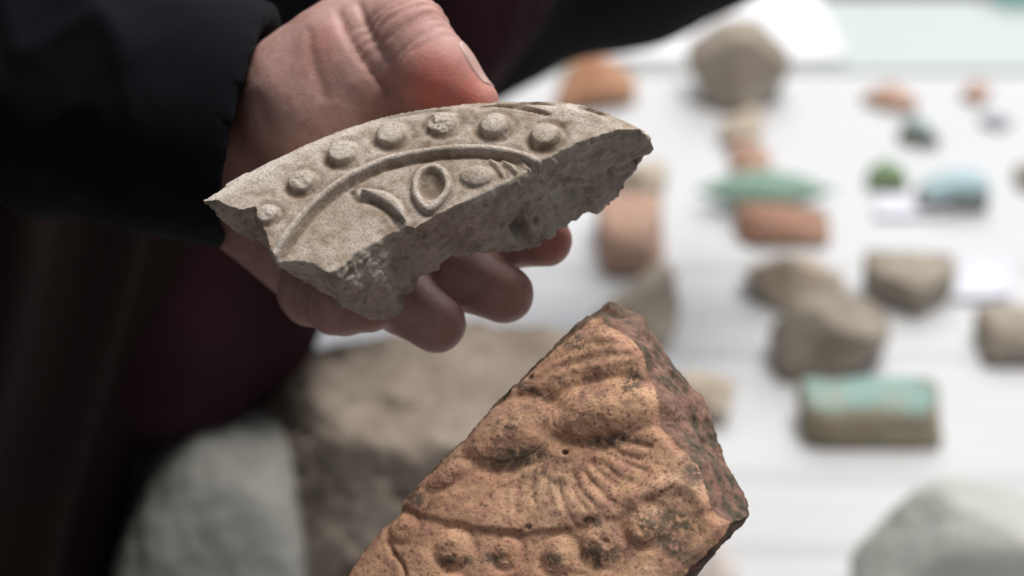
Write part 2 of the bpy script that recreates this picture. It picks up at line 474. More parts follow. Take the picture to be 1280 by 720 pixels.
leafg = mat_stone('moss_green_glaze', [(0.16, 0.24, 0.13), (0.23, 0.32, 0.18), (0.32, 0.39, 0.27)], (0.08, 0.12, 0.06))
tealb = mat_stone('teal_glazed_block', [(0.24, 0.20, 0.14), (0.33, 0.28, 0.20), (0.42, 0.37, 0.29)], (0.10, 0.08, 0.06), (0.26, 0.42, 0.395), 0.0225, (0.40, 0.37, 0.30))
blueg = mat_stone('pale_blue_glaze', [(0.14, 0.11, 0.10), (0.20, 0.16, 0.14), (0.25, 0.20, 0.18)], (0.10, 0.08, 0.07), (0.40, 0.55, 0.59), 0.0095)
tealsm = mat_stone('teal_glaze', [(0.13, 0.14, 0.12), (0.18, 0.19, 0.165), (0.22, 0.23, 0.20)], (0.10, 0.09, 0.08), (0.27, 0.42, 0.43), 0.011)
bluegr = mat_stone('blue_grey_stone', [(0.30, 0.32, 0.36), (0.38, 0.40, 0.44), (0.46, 0.48, 0.52)], (0.22, 0.22, 0.25))
celad = mat_stone('teal_grey_stone', [(0.47, 0.48, 0.45), (0.53, 0.54, 0.505), (0.40, 0.55, 0.50)], (0.42, 0.44, 0.41), rough=0.8, scale=22)
bigm = mat_stone('coarse_beige_stone', [(0.20, 0.165, 0.135), (0.36, 0.305, 0.255), (0.50, 0.425, 0.365)], (0.16, 0.13, 0.105), scale=26)
greym = mat_stone('smooth_grey_stone', [(0.30, 0.30, 0.28), (0.36, 0.36, 0.335), (0.42, 0.42, 0.39)], (0.26, 0.26, 0.24), scale=14)
G = 'fragments laid out in rows on the white cloth'
find('clay_fragment', (697, 56, 792, 136), .55, orange, 'orange clay chunk by the corner of the white paper sheet', 'fragment', 3, G, fit=1.22, nplanes=8, rough=.04)
find('rock', (864, 30, 984, 136), .72, brown, 'tall faceted brown rock standing in front of the white paper sheet', 'rock', 12, G, fit=1.22,
     planes=[(-.5, -.2, .8, .95), (.45, -.85, .1, .52), (-.6, -.75, .1, .58), (.75, -.1, .66, .80), (-.75, -.1, .66, .86), (.85, -.3, -.5, .86), (-.85, 0, -.5, .86)], rough=.03, soft=24)
find('clay_fragment', (900, 132, 950, 180), .5, beige, 'small beige fragment just in front of the tall brown rock', 'fragment', 21, G, fit=1.22)
find('clay_fragment', (917, 170, 964, 222), .4, pinkb, 'small pinkish fragment behind the green bronze lens', 'fragment', 22, G, fit=1.22)
find('bronze_fragment', (872, 220, 1038, 270), .55, green, 'flat green bronze piece with pointed ends lying before a reddish slab', 'fragment', 23, G, fit=1.22, lift=.004,
     planes=[(0, -.6, .9, .9)], soft=4, rough=.015, lens=True)
find('clay_fragment', (926, 258, 1034, 306), .45, redbr, 'reddish brown clay slab touching the green bronze piece', 'fragment', 24, G, fit=1.22,
     planes=[(-.9, -.4, .3, .95), (.7, -.2, .8, .82), (.2, -.9, .4, .95)], soft=14)
find('rock', (937, 300, 1050, 390), .5, beige, 'rounded beige rock in front of the reddish slab', 'rock', 25, G, fit=1.22, nplanes=8, rough=.05, rscale=4)
find('rock', (970, 362, 1107, 472), .62, brown, 'angular taupe rock with a pale slanting top beside the rounded beige rock', 'rock', 26, G, fit=1.22,
     planes=[(.55, -.1, .75, .62), (-.75, -.5, .35, .85), (.25, -.85, -.2, .78), (-.6, .5, .6, .9), (.8, -.5, -.35, .85)], rough=.03, soft=14)
find('clay_fragment', (1087, 318, 1190, 394), .5, brown, 'notched taupe fragment with a pointed front beside a paper label', 'fragment', 27, G, fit=1.22,
     planes=[(-.65, -.72, -.1, .46), (.68, -.70, -.1, .56), (0, -.3, .95, .95)], soft=16, rough=.04, rscale=4)
find('clay_fragment', (1226, 386, 1312, 452), .5, brown, 'blocky taupe fragment with a pale top in front of a paper label', 'fragment', 28, G, fit=1.22, planes=[(-.9, -.3, .2, .95), (.1, -.6, .9, 1.05)], soft=14)
find('glazed_block', (997, 468, 1176, 562), .5, tealb, 'long block with a teal glazed top and brown sides', 'block', 29, G,
     planes=[(0, -.72, .72, 1.18), (-.9, -.4, 0, 1.15), (.95, -.2, .2, 1.12)], soft=14, rough=.028, rscale=2.2)
find('stone_slab', (1066, 570, 1350, 820), .6, celad, 'large smooth teal-grey stone lying nearest the front of the table', 'stone', 30, None,
     planes=[(-.86, .0, .50, .62), (.42, .1, .9, .66), (0, -.5, .86, .98), (-.15, .4, .9, .90)], soft=9, rough=.025, sub=ICO6)
find('clay_fragment', (1082, 100, 1142, 138), .45, pinkb, 'pink clay piece lying behind the small teal piece', 'fragment', 31, G, fit=1.22)
find('clay_fragment', (1204, 102, 1241, 131), .45, pinkb, 'pink clay piece lying behind the small blue-grey piece', 'fragment', 32, G, fit=1.22)
find('glazed_fragment', (1124, 144, 1170, 181), .5, tealsm, 'small dark teal glazed piece in front of a pink one', 'fragment', 33, G, fit=1.22)
find('clay_fragment', (1229, 141, 1263, 161), .45, bluegr, 'tiny blue-grey piece in front of a pink one', 'fragment', 34, G, fit=1.22)
find('glazed_fragment', (1087, 202, 1131, 237), .55, leafg, 'small moss green triangular piece beside the pale blue lump', 'fragment', 35, G, fit=1.22,
     planes=[(-.75, 0, .6, .55), (.55, 0, .8, .62), (0, -.5, .8, .9)], soft=14)
find('glazed_fragment', (1147, 204, 1227, 262), .5, blueg, 'pale blue glazed lump with a dark broken underside', 'fragment', 36, G, fit=1.22, nplanes=7, rough=.02)
find('clay_fragment', (1273, 198, 1312, 237), .5, brown, 'dark fragment at the right of the pale blue lump', 'fragment', 37, G, fit=1.22)
find('clay_fragment', (772, 193, 832, 252), .5, beige, 'greyish beige fragment behind the pink-orange one', 'fragment', 38, G, fit=1.22)
find('clay_fragment', (750, 246, 827, 338), .42, pinkb, 'pink-orange clay fragment with a flat top beside the held grey shard', 'fragment', 39, G, fit=1.22,
     planes=[(-.9, -.3, .1, 1), (.9, -.4, .2, .95), (.1, -.8, .5, 1.05)], soft=16, rough=.02)
find('rock', (742, 335, 846, 430), .5, beige, 'beige brown rock just behind the tip of the terracotta shard', 'rock', 40, G, fit=1.22, nplanes=8, rough=.04)
find('clay_fragment', (848, 453, 917, 528), .45, beige, 'tan fragment at the right of the terracotta shard', 'fragment', 41, G, fit=1.22, rough=.03)
find('clay_fragment', (856, 660, 921, 770), .35, palep, 'pale pinkish white fragment below the right corner of the terracotta shard', 'fragment', 42, G, fit=1.22)

# large block and grey stone behind the terracotta shard
find('rock', (292, 384, 750, 830), .60, bigm, 'large coarse beige-brown rock with a broad flat top and broken pitted front', 'rock', 50, None,
     planes=[(-.80, -.35, .48, .84), (.06, -.10, .99, .80), (-.9, -.4, -.2, .92), (.3, -.95, .05, .80), (-.45, -.85, .30, .86), (-.3, .6, .6, 1.1), (.1, -.75, .66, 1.02)], soft=30, rough=.062, rscale=6.0, sub=ICO6, cav=.2)
find('stone', (146, 474, 402, 860), .60, greym, 'smooth grey stone leaning against the large beige-brown rock', 'stone', 51, None,
     planes=[(-.75, -.1, .55, .80), (-.92, 0, .2, .95), (.5, 0, .8, .95), (.2, -.9, .3, .9), (-.5, -.5, .7, 1.0)], soft=9, rough=.03, sub=ICO6)

# ------------------------------------------------------------------ decorated fragments: frame, outline, relief
class Frame:
    """flat frame of a fragment's decorated face"""
    def __init__(s, px, py, d, n):
        s.o = at(px, py, d); s.n = vdir(*n)
        u = np.cross(UP, s.n); s.u = u / np.linalg.norm(u); s.v = np.cross(s.n, s.u)
        s.M = Matrix(((s.u[0], s.v[0], s.n[0], s.o[0]), (s.u[1], s.v[1], s.n[1], s.o[1]), (s.u[2], s.v[2], s.n[2], s.o[2]), (0, 0, 0, 1)))
    def uv(s, px, py, w=0.0):
        r = FW + RT * (px - 640) / FPX + UP * (360 - py) / FPX
        t = (((s.o + s.n * w) - C0) @ s.n) / (r @ s.n)
        p = C0 + r * t - s.o
        return np.array([p @ s.u, p @ s.v])
    def mm(s, px): return px * np.linalg.norm(s.o - C0) / FPX
def seg_dist(P, path):
    """distance to a polyline, arc position 0..1 and side"""
    path = np.asarray(path); L = np.r_[0, np.cumsum(np.linalg.norm(np.diff(path, axis=0), axis=1))]
    best = np.full(len(P), 1e9); pos = np.zeros(len(P)); side = np.zeros(len(P))
    for k in range(len(path) - 1):
        a, b = path[k], path[k + 1]; ab = b - a
        t = np.clip(((P - a) @ ab) / (ab @ ab), 0, 1)
        r = P - a - t[:, None] * ab; d = np.linalg.norm(r, axis=1)
        m = d < best; best[m] = d[m]
        pos[m] = ((L[k] + t * (L[k + 1] - L[k])) / L[-1])[m]
        side[m] = np.sign(ab[0] * r[:, 1] - ab[1] * r[:, 0])[m]
    return best, pos, side
def spline(pts, n=60):
    p = np.asarray(pts, float); q = np.vstack([2 * p[0] - p[1], p, 2 * p[-1] - p[-2]]); out = []
    m = len(p) - 1
    for t in np.linspace(0, m - 1e-6, n):
        i = int(t); f = t - i; a, b, c, d = q[i:i + 4]
        out.append(.5 * ((2 * b) + (c - a) * f + (2 * a - 5 * b + 4 * c - d) * f * f + (3 * b - a - 3 * c + d) * f ** 3))
    return np.array(out)
def disc_part(name, fr, hfun, c, rx, ry, rot, mat, parent, lift, attrs, nr=30, na=72):
    """closed lens following the relief surface: one moulded piece (top skin over a buried underside)"""
    V = []; cs, sn = math.cos(rot), math.sin(rot)
    rs = np.linspace(0, 1, nr)
    uv = [(c[0], c[1])]; rr = [0]
    for r in rs[1:]:
        for a in range(na):
            t = 2 * math.pi * a / na; x, y = rx * r * math.cos(t), ry * r * math.sin(t)
            uv.append((c[0] + x * cs - y * sn, c[1] + x * sn + y * cs)); rr.append(r)
    uv = np.array(uv); rr = np.array(rr)
    h = hfun(uv) + lift * (1 - rr ** 4) - 0.0007 * sstep(.8, 1.0, rr)
    top = np.c_[uv, h]; bot = np.c_[uv, np.full(len(uv), h.min() - 0.0012)]
    n = len(top); V = np.vstack([top, bot]); F = []
    for s, o in ((0, 0), (1, n)):
        q = []
        for a in range(na): q.append((o, o + 1 + a, o + 1 + (a + 1) % na))
        for r in range(nr - 2):
            for a in range(na):
                i = o + 1 + r * na + a; j = o + 1 + r * na + (a + 1) % na
                q.append((i, i + na, j + na, j))
        F += q if s == 0 else [f[::-1] for f in q]
    e = 1 + (nr - 2) * na
    for a in range(na): F.append((e + a, n + e + a, n + e + (a + 1) % na, e + (a + 1) % na))
    o = make(name, V, F, mat, parent)
    for k, fn in attrs.items(): attr(o.data, k, np.r_[fn(uv), fn(uv)])
    return o
def strip_part(name, fr, hfun, path, half, mat, parent, lift, attrs, closed=False, taper=True, nc=11):
    """closed strip following a path over the relief"""
    path = np.asarray(path); n = len(path)
    if closed: tg = np.roll(path, -1, 0) - np.roll(path, 1, 0)
    else: tg = np.gradient(path, axis=0)
    tg /= np.linalg.norm(tg, axis=1)[:, None]; nr = np.c_[-tg[:, 1], tg[:, 0]]
    cs = np.linspace(-1, 1, nc)
    w = np.full(n, half) if np.isscalar(half) else np.asarray(half)
    uv = (path[:, None, :] + nr[:, None, :] * (cs[None, :, None] * w[:, None, None])).reshape(-1, 2)
    ca = np.tile(np.abs(cs), n)
    en = np.zeros(n)
    if not closed: q = np.linspace(0, 1, n); en = sstep(.06, 0, q) + sstep(.94, 1, q)
    en = np.repeat(en, nc)
    h = hfun(uv) + lift * (1 - ca ** 4) * (1 - en) - 0.0007 * np.maximum(sstep(.75, 1, ca), en)
    N = len(uv); V = np.vstack([np.c_[uv, h], np.c_[uv, h - 0.0025]]); F = []
    rng = range(n if closed else n - 1)
    for i in rng:
        j = (i + 1) % n
        for k in range(nc - 1):
            F.append((i * nc + k, j * nc + k, j * nc + k + 1, i * nc + k + 1))
            F.append((N + i * nc + k, N + i * nc + k + 1, N + j * nc + k + 1, N + j * nc + k))
        F.append((i * nc, N + i * nc, N + j * nc, j * nc)); F.append((i * nc + nc - 1, j * nc + nc - 1, N + j * nc + nc - 1, N + i * nc + nc - 1))
    if not closed:
        for k in range(nc - 1):
            F.append((k, k + 1, N + k + 1, N + k)); e = (n - 1) * nc; F.append((e + k, N + e + k, N + e + k + 1, e + k + 1))
    o = make(name, V, F, mat, parent)
    for k, fn in attrs.items(): attr(o.data, k, np.r_[fn(uv), fn(uv)])
    return o
def loft(front, back, wf, wb, mid=None):
    """solid between two outlines with the same count, optional bulge rows"""
    n = len(front); rows = [np.c_[front, wf]]
    for t, sc in (mid or []):
        c = (front * (1 - t) + back * t); cc = c.mean(0)
        rows.append(np.c_[cc + (c - cc) * sc, wf * (1 - t) + wb * t])
    rows.append(np.c_[back, wb])
    V = np.vstack(rows); F = [tuple(range(n))]
    for r in range(len(rows) - 1):
        for i in range(n):
            j = (i + 1) % n; F.append((r * n + i, (r + 1) * n + i, (r + 1) * n + j, r * n + j))
    F.append(tuple(range((len(rows) - 1) * n, len(rows) * n))[::-1])
    return V, F

# ---- the grey-beige moulded fragment held in the hand
FA = Frame(530, 230, 0.540, (-0.08, 0.56, 0.825))
TA = 0.027
faceA = [(249, 243), (269, 247), (283, 256), (301, 262), (319, 258), (324, 275), (332, 292), (337, 312), (345, 325), (371, 324), (393, 327), (410, 339),
         (423, 332), (437, 318), (454, 309), (472, 299), (486, 291), (506, 281), (518, 284), (546, 267), (574, 253), (602, 240), (630, 227), (660, 210),
         (680, 198), (700, 187), (735, 172), (770, 160), (800, 152),
         (780, 142), (755, 131), (725, 122), (690, 117), (655, 117), (620, 118), (580, 121), (540, 126), (500, 132), (460, 142), (420, 155), (380, 171), (345, 188), (312, 206), (280, 224)]
backA = [(262, 262), (270, 272), (282, 281), (300, 292), (330, 300), (345, 318), (358, 330), (364, 338), (372, 343), (390, 352), (414, 368), (440, 390),
         (466, 403), (480, 402), (495, 394), (506, 380), (514, 366), (522, 350), (550, 337), (562, 326), (590, 318), (629, 312), (652, 310), (675, 306),
         (696, 291), (714, 277), (752, 255), (790, 222), (817, 186),
         (812, 176), (800, 180), (780, 185), (740, 190), (690, 193), (640, 195), (600, 198), (560, 200), (520, 203), (480, 208), (440, 215), (400, 225), (360, 238), (320, 250), (285, 256)]
fA = np.array([FA.uv(*p) for p in faceA])
def thickA(i):   # thinner towards the right tip and the left end
    return {0: .008, 1: .009, 2: .011, 3: .014, 27: .022, 28: .012, 29: .012, 30: .018}.get(i, TA)
wbA = np.array([-thickA(i) for i in range(len(backA))])
bA = np.array([FA.uv(p[0], p[1], w) for p, w in zip(backA, wbA)])
bossA = [(377, 227, 19, 1.7, .4), (428, 191, 21, 2.2, .03), (489, 167, 22, 2.1, .15), (552, 153, 21, 1.7, .9), (618, 157, 21, 2.3, .06), (682, 170, 21, 2.3, .06), (334, 268, 15, 1.5, .4)]
ridgeA = spline([FA.uv(*p) for p in [(343, 318), (362, 291), (385, 263), (410, 241), (440, 221), (480, 203), (520, 193), (560, 188), (600, 187), (640, 192), (676, 203)]], 120)
cresA = spline([FA.uv(*p) for p in [(452, 240), (466, 242), (482, 248), (496, 259), (507, 277)]], 30)
_a = np.linspace(0, 2 * np.pi, 49)[:-1]
_rx = 20.5 * (1 - .30 * np.clip(-np.sin(_a), 0, 1) ** 2); _ry = 24
ringA = np.array([FA.uv(540 + rx * math.cos(a) - 4 * max(0, -math.sin(a)), 234 - _ry * math.sin(a) + 4 * max(0, -math.sin(a)) ** 3) for a, rx in zip(_a, _rx)])
ringA_closed = np.vstack([ringA, ringA[:1]])
dropA = FA.uv(596, 220)
raysA = [spline([FA.uv(*p) for p in q], 16) for q in ([(612, 199), (622, 207), (630, 221)], [(628, 200), (638, 207), (646, 215)], [(644, 199), (653, 204), (660, 209)])]
rimA = np.array([FA.uv(*p) for p in faceA[28:] + faceA[:1]])
scarA = [spline([FA.uv(*p) for p in q], 24) for q in ([(600, 128), (625, 126), (655, 131), (688, 141)], [(640, 124), (670, 121), (690, 125)], [(480, 140), (520, 134), (560, 130)], [(722, 126), (740, 131), (756, 136)])]
MM = 0.001
def boss_h(uv, fr, b, wob=0):
    c = fr.uv(b[0], b[1]); R = fr.mm(b[2]); d = np.linalg.norm(uv - c, axis=1)
    p3 = np.c_[uv, np.zeros(len(uv))]
    R = R * (1 + .05 * fbm(p3, 220, 2, int(b[0])))
    prof = sstep(1.05, .72, d / R) * .5 + .5 * np.sqrt(np.clip(1 - (d / R) ** 2, 0, 1))
    wear = b[4]
    prof = prof * (1 - wear * .65 * sstep(-.15, .45, fbm(p3, 300, 3, int(b[1]) + 3)))
    return b[3] * MM * prof
def ridge_h(uv, path, half, height, taper=0.0):
    d, t, s = seg_dist(uv, path)
    w = half * (1 - taper * np.abs(2 * t - 1) ** 2)
    return height * np.sqrt(np.clip(1 - (d / w) ** 2, 0, 1)) ** .8, d, t, s
def reliefA(uv, part=True, core=1.0):
    """height of the decorated face; core<1 leaves room for the moulded pieces"""
    p3 = np.c_[uv, np.zeros(len(uv))]
    d, t, s = seg_dist(uv, rimA)
    h = -0.0022 * sstep(.0060, 0.0, d) ** 1.6 - .0010 * sstep(.016, .004, d)
    h += 0.00045 * fbm(p3, 90, 4, 3) + 0.00022 * fbm(p3, 420, 3, 9)
    rd, dd, tt, ss = ridge_h(uv, ridgeA, .0012, .0016)
    h += core * rd
    below = (ss < 0)
    h += -0.0009 * np.exp(-((dd - .0021) / .0008) ** 2) * np.where(below, 1.0, .35)
    h += np.where(below, -.0005 * sstep(.001, .003, dd), 0)
    for b in bossA:
        h += core * boss_h(uv, FA, b)
        c = FA.uv(b[0], b[1]); R = FA.mm(b[2]); q = np.linalg.norm(uv - c, axis=1)
        h -= .00055 * np.exp(-((q - R * 1.22) / (R * .22)) ** 2)
    cr, d2, t2, s2 = ridge_h(uv, cresA, .0021, .0020, .9); h += core * cr
    h -= .0008 * np.exp(-((d2 - .0026) / .001) ** 2) * (s2 < 0)
    rg, d3, t3, s3 = ridge_h(uv, ringA_closed, .00125, .0019); h += core * rg
    cen = ringA.mean(0); q = np.linalg.norm((uv - cen) / [1, 1.25], axis=1)
    h -= .0014 * sstep(.0042, .0015, q)
    q = np.linalg.norm((uv - dropA) / [FA.mm(23), FA.mm(17)], axis=1); h += core * .0019 * np.sqrt(np.clip(1 - q ** 2, 0, 1))
    for r in raysA: h += ridge_h(uv, r, .0008, .0010, .5)[0]
    for k, r in enumerate(scarA): h -= ridge_h(uv, r, [.0012, .0008, .0007, .0009][k], [.0017, .0009, .0007, .0010][k], .8)[0]
    return h
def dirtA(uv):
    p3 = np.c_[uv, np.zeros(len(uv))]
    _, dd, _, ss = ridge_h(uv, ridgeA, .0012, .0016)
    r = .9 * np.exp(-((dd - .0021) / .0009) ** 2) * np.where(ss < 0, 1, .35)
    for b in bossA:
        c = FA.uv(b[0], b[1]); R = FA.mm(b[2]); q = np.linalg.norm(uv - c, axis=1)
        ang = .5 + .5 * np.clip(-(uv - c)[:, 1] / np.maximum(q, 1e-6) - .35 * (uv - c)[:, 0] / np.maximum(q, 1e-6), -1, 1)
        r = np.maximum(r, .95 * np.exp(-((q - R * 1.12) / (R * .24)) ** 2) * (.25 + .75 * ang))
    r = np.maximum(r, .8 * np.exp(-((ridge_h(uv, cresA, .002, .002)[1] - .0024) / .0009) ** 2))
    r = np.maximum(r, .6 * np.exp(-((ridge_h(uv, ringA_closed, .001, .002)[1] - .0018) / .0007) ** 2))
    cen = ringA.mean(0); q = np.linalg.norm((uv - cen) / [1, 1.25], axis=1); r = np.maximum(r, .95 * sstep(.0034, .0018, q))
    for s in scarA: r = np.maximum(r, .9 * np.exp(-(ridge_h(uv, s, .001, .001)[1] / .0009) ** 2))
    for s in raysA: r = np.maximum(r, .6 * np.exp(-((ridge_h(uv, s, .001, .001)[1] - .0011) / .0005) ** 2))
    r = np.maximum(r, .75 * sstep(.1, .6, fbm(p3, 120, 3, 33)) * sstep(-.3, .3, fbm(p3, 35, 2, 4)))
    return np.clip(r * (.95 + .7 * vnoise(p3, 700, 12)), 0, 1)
def wearA(uv):
    d, t, s = seg_dist(uv, rimA); p3 = np.c_[uv, np.zeros(len(uv))]
    r = sstep(.0065, .002, d) * sstep(.35, .7, t) * .9
    for b in bossA:
        q = np.linalg.norm(uv - FA.uv(b[0], b[1]), axis=1); r = np.maximum(r, .5 * sstep(FA.mm(b[2]) * .95, FA.mm(b[2]) * .4, q))
    r = np.maximum(r, .55 * np.exp(-(ridge_h(uv, ridgeA, .001, .001)[1] / .0009) ** 2))
    r = np.maximum(r, .55 * np.exp(-(ridge_h(uv, cresA, .001, .001)[1] / .0012) ** 2))
    r = np.maximum(r, .5 * np.exp(-(ridge_h(uv, ringA_closed, .001, .001)[1] / .0008) ** 2))
    return np.clip(1.25 * r * (.75 + .5 * fbm(p3, 260, 3, 44)), 0, 1)
zeroA = lambda uv: np.zeros(len(uv))
def shard(fr, V, F, vox, relief, extra, fracture, mat, rimw=None):
    me = voxel(V, F, vox)
    P, N = get_verts(me), get_norms(me)
    face = sstep(.45, .8, N[:, 2]) * sstep(-.004, -.0012, P[:, 2])
    uv = P[:, :2]
    h = relief(uv)
    Q = P.copy()
    Q[:, 2] += sstep(-.006, -.0006, P[:, 2]) * h
    rim = np.zeros(len(P)) if rimw is None else rimw(P, N)
    Q += N * ((1 - face) * (1 - .85 * rim) * fracture(P))[:, None]
    set_verts(me, Q)
    face = np.maximum(face, rim)
    attr(me, 'frac', 1 - sstep(.3, .75, face + .25 * vnoise(P, 500, 7)))
    for k, fn in extra.items(): attr(me, k, fn(uv) * face)
    me.materials.append(mat)
    return me
VA, FcA = loft(fA, bA, np.zeros(len(fA)), wbA)
def fracA(P):
    r = .0026 * fbm(P, 40, 4, 21, .5) + .0006 * ridged(P * [.6, .6, 1.8], 110, 4, 23) + .0007 * ridged(P, 230, 3, 29) + .00035 * fbm(P, 700, 3, 25)
    W = FA.o + P[:, :1] * FA.u + P[:, 1:2] * FA.v + P[:, 2:] * FA.n - C0
    px = np.c_[640 + FPX * (W @ RT) / (W @ FW), 360 - FPX * (W @ UP) / (W @ FW)]
    hole = 0
    for x, y, rx, ry, dep in ((650, 286, 9, 11, .0035), (672, 278, 4, 6, .002), (586, 288, 5, 5, .0015), (716, 226, 16, 3, .0014), (735, 236, 6, 3, .001), (612, 300, 5, 3, .001)):
        hole = hole + dep * sstep(1.3, .6, np.hypot((px[:, 0] - x) / rx, (px[:, 1] - y) / ry) + .3 * vnoise(P, 600, 5))
    r -= hole
    r -= (.0014 * sstep(.5, .78, vnoise(P * [1, 1.3, 1], 120, 71)) + .0012 * sstep(.55, .8, vnoise(P, 260, 77))) * sstep(0, -.004, P[:, 2])
    edge = sstep(-.0025, 0, P[:, 2])
    return r * (1 - .6 * edge)
meA = shard(FA, VA, FcA, .00042, lambda uv: reliefA(uv, core=.7), {'dirt': dirtA, 'wear': wearA}, fracA, GREY_CLAY,
            lambda P, N: sstep(.35, .6, N[:, 1]) * sstep(.012, .007, seg_dist(P[:, :2], rimA)[0]) * sstep(-.020, -.012, P[:, 2]))
meA.name = 'fragment_body'
shardA = empty('relief_fragment'); shardA.matrix_world = FA.M
tag(shardA, 'grey-beige moulded clay fragment with round studs and curved ridge, held in the hand', 'fragment')
link(bpy.data.objects.new('fragment_body', meA), shardA)
attA = {'dirt': dirtA, 'wear': wearA, 'frac': zeroA}
for b in bossA:
    R = FA.mm(b[2]) * 1.1
    disc_part('stud', FA, reliefA, FA.uv(b[0], b[1]), R, R, 0, GREY_CLAY, shardA, .00004, attA)
strip_part('curved_ridge', FA, reliefA, ridgeA, .0013, GREY_CLAY, shardA, .00004, attA)
strip_part('crescent', FA, reliefA, cresA, .0021 * (1 - .85 * np.abs(np.linspace(-1, 1, 30)) ** 2), GREY_CLAY, shardA, .00004, attA)
strip_part('oval_ring', FA, reliefA, ringA, .00135, GREY_CLAY, shardA, .00004, attA, closed=True)
disc_part('pointed_boss', FA, reliefA, dropA, FA.mm(24), FA.mm(18), 0, GREY_CLAY, shardA, .00004, attA)

# ---- the terracotta fragment standing in front
FB = Frame(690, 570, 0.545, (-0.36, 0.34, 0.87))
faceB = [(750, 403), (790, 424), (803, 441), (808, 466), (818, 486), (823, 510), (822, 531), (850, 560), (870, 580), (881, 608), (891, 640), (912, 652),
         (905, 668), (882, 692), (858, 715), (820, 748), (770, 785), (700, 812), (620, 815), (540, 800), (470, 770), (430, 735), (437, 712),
         (455, 686), (474, 661), (494, 645), (503, 626), (530, 594), (556, 572), (582, 546), (622, 502), (662, 462), (702, 427), (728, 408)]
backB = [(764, 377), (800, 398), (824, 430), (842, 462), (862, 482), (882, 502), (891, 530), (894, 556), (908, 584), (922, 608), (936, 630), (937, 642),
         (924, 658), (900, 684), (872, 712), (840, 742), (800, 775), (740, 800), (670, 805), (600, 795), (540, 770), (500, 738), (510, 715),
         (525, 690), (545, 665), (560, 645), (572, 626), (595, 594), (612, 572), (635, 546), (665, 502), (695, 462), (725, 425), (745, 395)]
TB = .030
wbB = np.full(len(backB), -TB); wbB[0] = -.016; wbB[1] = -.022; wbB[-1] = -.016; wbB[-2] = -.022
fB = np.array([FB.uv(*p) for p in faceB]); bB = np.array([FB.uv(p[0], p[1], w) for p, w in zip(backB, wbB)])
bulgeB = [(641, 541, 60, 41, -18, 3.5), (752, 514, 70, 37, -10, 3.6), (560, 594, 30, 15, -36, 2.0)]
bossB = [(503, 660, 19, 1.7, .4), (567, 684, 23, 2.4, .3), (632, 690, 19, 1.3, .7), (698, 694, 21, 1.9, .5), (751, 680, 26, 2.1, .6), (807, 657, 25, 2.6, .35), (560, 742, 24, 2.5, .2), (640, 752, 24, 2.5, .2), (720, 748, 24, 2.5, .2)]
arcB = spline([FB.uv(*p) for p in [(490, 636), (540, 652), (590, 664), (640, 669), (690, 669), (740, 660), (785, 645), (815, 625)]], 80)
foldB = [spline([FB.uv(*p) for p in q], 30) for q in ([(612, 514), (660, 486), (720, 462), (785, 452)], [(640, 486), (690, 458), (745, 440), (790, 438)], [(690, 446), (735, 425), (775, 424)])]
lipB = spline([FB.uv(*p) for p in [(795, 628), (825, 612), (858, 606), (884, 628)]], 30)
crackB = spline([FB.uv(*p) for p in [(484, 678), (492, 692), (503, 706), (508, 722)]], 20)
fanB = []
for k, (a, amp) in enumerate([(x, .0006) for x in np.linspace(20, 68, 9)] + [(x, .00035) for x in np.linspace(76, 150, 10)]):
    a = math.radians(a + [0, 1.2, -1, .6, -1.4][k % 5]); r0 = (112 if amp > .0005 else 92) + [0, 6, -5, 9][k % 4]; r1 = (168 if amp > .0005 else 140) + [0, -9, 5][k % 3]
    fanB.append((np.array([FB.uv(655 + r * math.cos(a + .02 * q), 505 + r * .95 * math.sin(a + .02 * q)) for q, r in ((0, r0), (1, (r0 + r1) / 2), (0, r1))]), amp))
pitB = [(705, 565, 5, 3, .0016), (661, 660, 5, 4, .0007), (662, 471, 5, 4, .0010), (737, 652, 8, 4, .0006)]
def ell(uv, fr, b):
    c = fr.uv(b[0], b[1]); a = math.radians(b[4]); d = (uv - c) / fr.mm(1)
    x = d[:, 0] * math.cos(a) - d[:, 1] * math.sin(a); y = d[:, 0] * math.sin(a) + d[:, 1] * math.cos(a)
    return np.sqrt((x / b[2]) ** 2 + (y / b[3]) ** 2), y / b[3]
